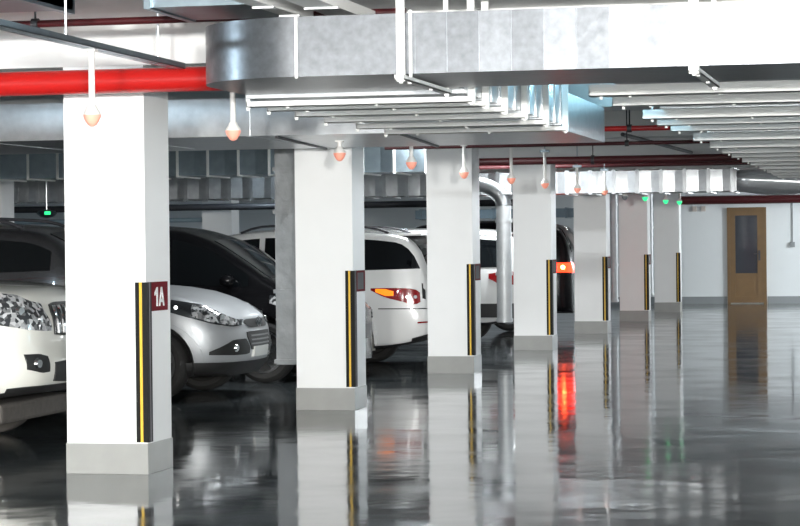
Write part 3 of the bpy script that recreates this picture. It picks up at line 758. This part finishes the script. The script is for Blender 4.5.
# 4 black compact van beyond it
S = Shape(4.40, 1.80, [(-2.2, 1.0), (-2.12, 1.35), (-1.95, 1.6), (-1.3, 1.68), (-.3, 1.70), (.35, 1.66), (.72, 1.56), (1.15, 1.32), (1.48, 1.11), (1.65, 1.05), (2.0, .93), (2.2, .75)],
          [(-2.2, 1.08), (.4, 1.04), (1.5, 1.0), (2.2, .9)], zb=.22, ef=.6, cap=.55, bow=.14)
t = car('compact_van', 'black compact van beyond the silver crossover', S, M['paint_black'], (-8.35, 24.72, 0), 0, (-1.2, 1.42), .335,
        [(1.25, .35), (.28, -.75), (-.82, -1.9)], (.78, 1.45), (-2.1, -1.95), {'mirror': 1.05, 'spokes': 5})
for mir in (False, True): end_panel(S, 'headlight', [(.95, .66, .74), (1.4, .67, .86), (2.1, .86, .95)], M['lens'], t, 1, 16, 5, .010, .03, mir)
end_panel(S, 'grille', [(-.8, .45, .62), (.8, .45, .62)], M['plastic'], t, 1, 10, 4, .010, .03)

# 5 white crossover, tail to the aisle
S = Shape(4.60, 1.86, [(-2.3, .93), (-2.24, 1.15), (-2.1, 1.45), (-1.92, 1.585), (-1.3, 1.64), (-.4, 1.66), (.3, 1.60), (.65, 1.45), (1.25, 1.06), (1.9, .95), (2.3, .72)],
          [(-2.3, 1.17), (-1.4, 1.15), (.5, 1.06), (2.3, .9)], zb=[(-2.3, .42), (-2.0, .29), (-1.6, .25), (2.3, .24)], er=.46, capr=.62, tum=.24,
          rear=((.3, -.02), (.5, .09), (.68, .09), (.74, .02), (.95, .0), (1.2, -.02), (1.6, .02)))
t = car('crossover_car', 'white crossover car with amber and red tail lamp beside second column', S, M['paint_white'], (-7.98, 27.45, 0), PI, (-1.22, 1.43), .35,
        [(.62, -.2), (-.27, -1.05), (-1.13, -2.19)], (.7, 1.2), (-2.27, -1.96), {'wtop': .085, 'rails': (-1.75, .1), 'rail_mat': M['black_steel'], 'sill_mat': M['paint_white']})
for mir in (False, True):
    l = end_panel(S, 'tail_light', [(1.56, .80, .91), (1.64, .775, .945), (1.75, .775, .96), (1.95, .82, .968), (2.1, .87, .968), (2.24, .94, .965)], M['tail'], t, -1, 26, 6, .012, .03, mir)
    end_panel(S, 'amber_section', [(1.98, .875, .93), (2.06, .875, .955), (2.18, .92, .957)], M['amber'], l, -1, 8, 4, .016, .01, mir)
    for u in (1.66, 1.80):
        p, nn = S.end(-u if mir else u, .86, -1); bm = BM(); tube(bm, p, p+nn*.018, .028, 16, .02); obj('lamp_bowl', bm, M['alloy'], l, smooth=True)
    end_panel(S, 'reflector', [(1.15, .565, .585), (1.7, .545, .565)], M['tail'], t, -1, 8, 2, .012, .02, mir)
    p, nn = S.end(-.92 if mir else .92, .60, -1); bm = BM(); tube(bm, p, p+nn*.02, .06, 18, .05); obj('fog_light', bm, M['plate'], t, smooth=True)
    sy = -1 if mir else 1
    bm = BM(); box(bm, -1.605, -1.585, sy*.83-.09, sy*.83+.09, .22, .46); obj('mud_flap', bm, M['flap'], t)
end_panel(S, 'bumper_seam', [(-2.15, .715, .727), (2.15, .715, .727)], M['plastic'], t, -1, 40, 1, .004, .01)
end_panel(S, 'plate_recess', [(-1.5, .84, 1.02), (-1.2, .80, 1.08), (1.2, .80, 1.08), (1.5, .84, 1.02)], M['plastic'], t, -1, 10, 3, .008, .01)
end_panel(S, 'number_plate', [(-.45, .81, .92), (.45, .81, .92)], M['plate'], t, -1, 6, 2, .018, .01)
bm = BM(); box(bm, -2.16, -1.86, -.62, .62, 1.585, 1.615); obj('spoiler', bm, M['paint_white'], t, bevel=.008)

# 6 tall white car, tail to the aisle, seen past the third column
S = Shape(4.7, 1.86, [(-2.35, 1.1), (-2.3, 1.4), (-2.2, 1.60), (-1.7, 1.67), (-.5, 1.69), (.3, 1.64), (.65, 1.5), (1.2, 1.15), (1.9, 1.1), (2.35, .85)],
          [(-2.35, 1.12), (.5, 1.08), (2.35, 1.)], zb=[(-2.35, .42), (-1.9, .32), (2.35, .32)], er=.35, capr=.72, tum=.18)
t = car('offroad_car', 'white car with black windows beside the round silver pipe', S, M['paint_white'], (-8.02, 33.4, 0), PI, (-1.3, 1.45), .38,
        [(.7, -.25), (-.32, -1.15), (-1.22, -2.15)], (.7, 1.15), (-2.32, -2.2), {'wtop': .05, 'lip': M['plastic'], 'lipw': .07})
for mir in (False, True): end_panel(S, 'tail_light', [(1.15, .88, 1.08), (1.9, .9, 1.07), (2.05, .98, 1.05)], M['tail'], t, -1, 14, 4, .012, .03, mir)
end_panel(S, 'rear_bumper', [(-2.2, .42, .62), (2.2, .42, .62)], M['plastic'], t, -1, 40, 3, .03, .03)

# 7 black tall car with its tail lamp lit
S = Shape(4.7, 1.86, [(-2.35, 1.05), (-2.28, 1.4), (-2.1, 1.74), (-1.6, 1.83), (-.5, 1.85), (.3, 1.79), (.65, 1.62), (1.2, 1.18), (1.9, 1.08), (2.35, .85)],
          [(-2.35, 1.2), (.5, 1.12), (2.35, 1.)], zb=.30, er=.40, capr=.66, tum=.22)
t = car('car', 'black car with glowing red tail lamp between fourth and fifth columns', S, M['paint_black'], (-8.10, 39.15, 0), PI, (-1.3, 1.45), .37,
        [(.7, -.25), (-.32, -1.15), (-1.22, -2.1)], (.7, 1.15), (-2.3, -2.1), {})
for mir in (False, True):
    l = end_panel(S, 'tail_light', [(1.1, .98, 1.15), (1.9, .99, 1.15), (2.1, 1.03, 1.12)], M['tail_lit'], t, -1, 14, 4, .012, .03, mir)
    for u in (1.62,):
        p, nn = S.end(-u if mir else u, 1.07, -1); bm = BM(); tube(bm, p, p+nn*.02, .045, 16, .03); obj('bulb', bm, M['tail_core'], l, smooth=True)

# ------------------------------------------------------------------ light
def area(x, y, z, sx, sy, e, col, rot=(0, 0, 0)):  # unseen area lights added as fill; no fitting is modelled
    l = bpy.data.lights.new('unseen_area_fill', 'AREA'); l.shape = 'RECTANGLE'; l.size = sx; l.size_y = sy; l.energy = e; l.color = col
    o = bpy.data.objects.new('unseen_area_fill', l); C.objects.link(o); o.location = (x, y, z); o.rotation_euler = rot; return o
def bulb(x, y, z, e, col, r=.12):  # unseen point lights, most of them added for their effect
    l = bpy.data.lights.new('unseen_point_light', 'POINT'); l.energy = e; l.color = col; l.shadow_soft_size = r
    o = bpy.data.objects.new('unseen_point_light', l); C.objects.link(o); o.location = (x, y, z); return o
warm, cool, blue = (1, .985, .95), (.92, .97, 1.), (.72, .88, 1.)
bulb(.0, -6., 2.1, 7000, warm, .25); bulb(2.6, -6., 2.1, 6700, warm, .25); bulb(-6.5, 1., 2.5, 350, warm, .25)
for y, e in ((22.6, 60), (28.4, 90), (32.4, 110), (39.6, 8), (46., 9)): area(-5.85, y, 2.9, 1.2, .12, e, cool)  # added fill for the fronts of the farther columns
bulb(-8.2, 11.2, 2.72, 110, (.7, .88, 1.), .08)  # unseen bluish source for the streak on the duct elbow
for y in (16.4, 18.0, 19.6): bulb(-2.15, y, 2.88, 10, (.42, .8, 1.), .04)  # added out of sight in the gap, turns the middle run's side blue
for y, e in ((9.5, 15), (24, 20), (31, 20), (38, 60), (45, 80), (50.5, 1000)): bulb(2.2, y, 2.3, e, cool, .2)  # added beside the aisle out of view; the strongest brightens the end wall
bulb(2.2, 17., 2.3, 50, (.5, .84, 1.), .2)  # added blue light, tints the column sides
for y in (10, 20, 30, 40, 50): area(2.6, y, 2.9, .3, 6., 50, cool)  # added fill along the aisle, out of view
bulb(.3, 3., 1.9, 300, warm, .2)  # added low light for the bars under the aisle duct
bulb(-11.6, 39.2, 2.85, 45, blue, .1)  # added to brighten the far-row column front
for y in (32, 46): area(-10.5, y, 2.9, .25, 1.4, 25, blue)  # added dim blue fill over the left parking space
for y in (28, 40, 50): area(-19., y, 2.9, .25, 1.4, 55, blue)  # more added blue fill, farther left
w = bpy.data.worlds.new('garage_air'); bpy.context.scene.world = w; w.use_nodes = True
w.node_tree.nodes['Background'].inputs[0].default_value = (.6, .65, .7, 1); w.node_tree.nodes['Background'].inputs[1].default_value = .05

# ------------------------------------------------------------------ camera
f, H = 2300., 1.475
th = math.atan(522/f); pt = math.atan(18/f); a = .0105
fw = Vector((-math.sin(th)*math.cos(pt), math.cos(th)*math.cos(pt), -math.sin(pt)))
r0 = Vector((math.cos(th), math.sin(th), 0)); u0 = r0.cross(fw)
r = (r0*math.cos(a)-u0*math.sin(a)); u = (u0*math.cos(a)+r0*math.sin(a))
cam = bpy.data.cameras.new('camera'); cam.sensor_width = 36; cam.lens = f/800*36; cam.clip_end = 300
co = bpy.data.objects.new('camera', cam); C.objects.link(co)
mw = Matrix((r, u, -fw)).transposed().to_4x4(); mw.translation = (0, 0, H); co.matrix_world = mw
sc = bpy.context.scene; sc.camera = co
vs = sc.view_settings; vs.view_transform = 'Standard'; vs.look = 'None'; vs.gamma = 1; vs.exposure = .4; vs.use_curve_mapping = False
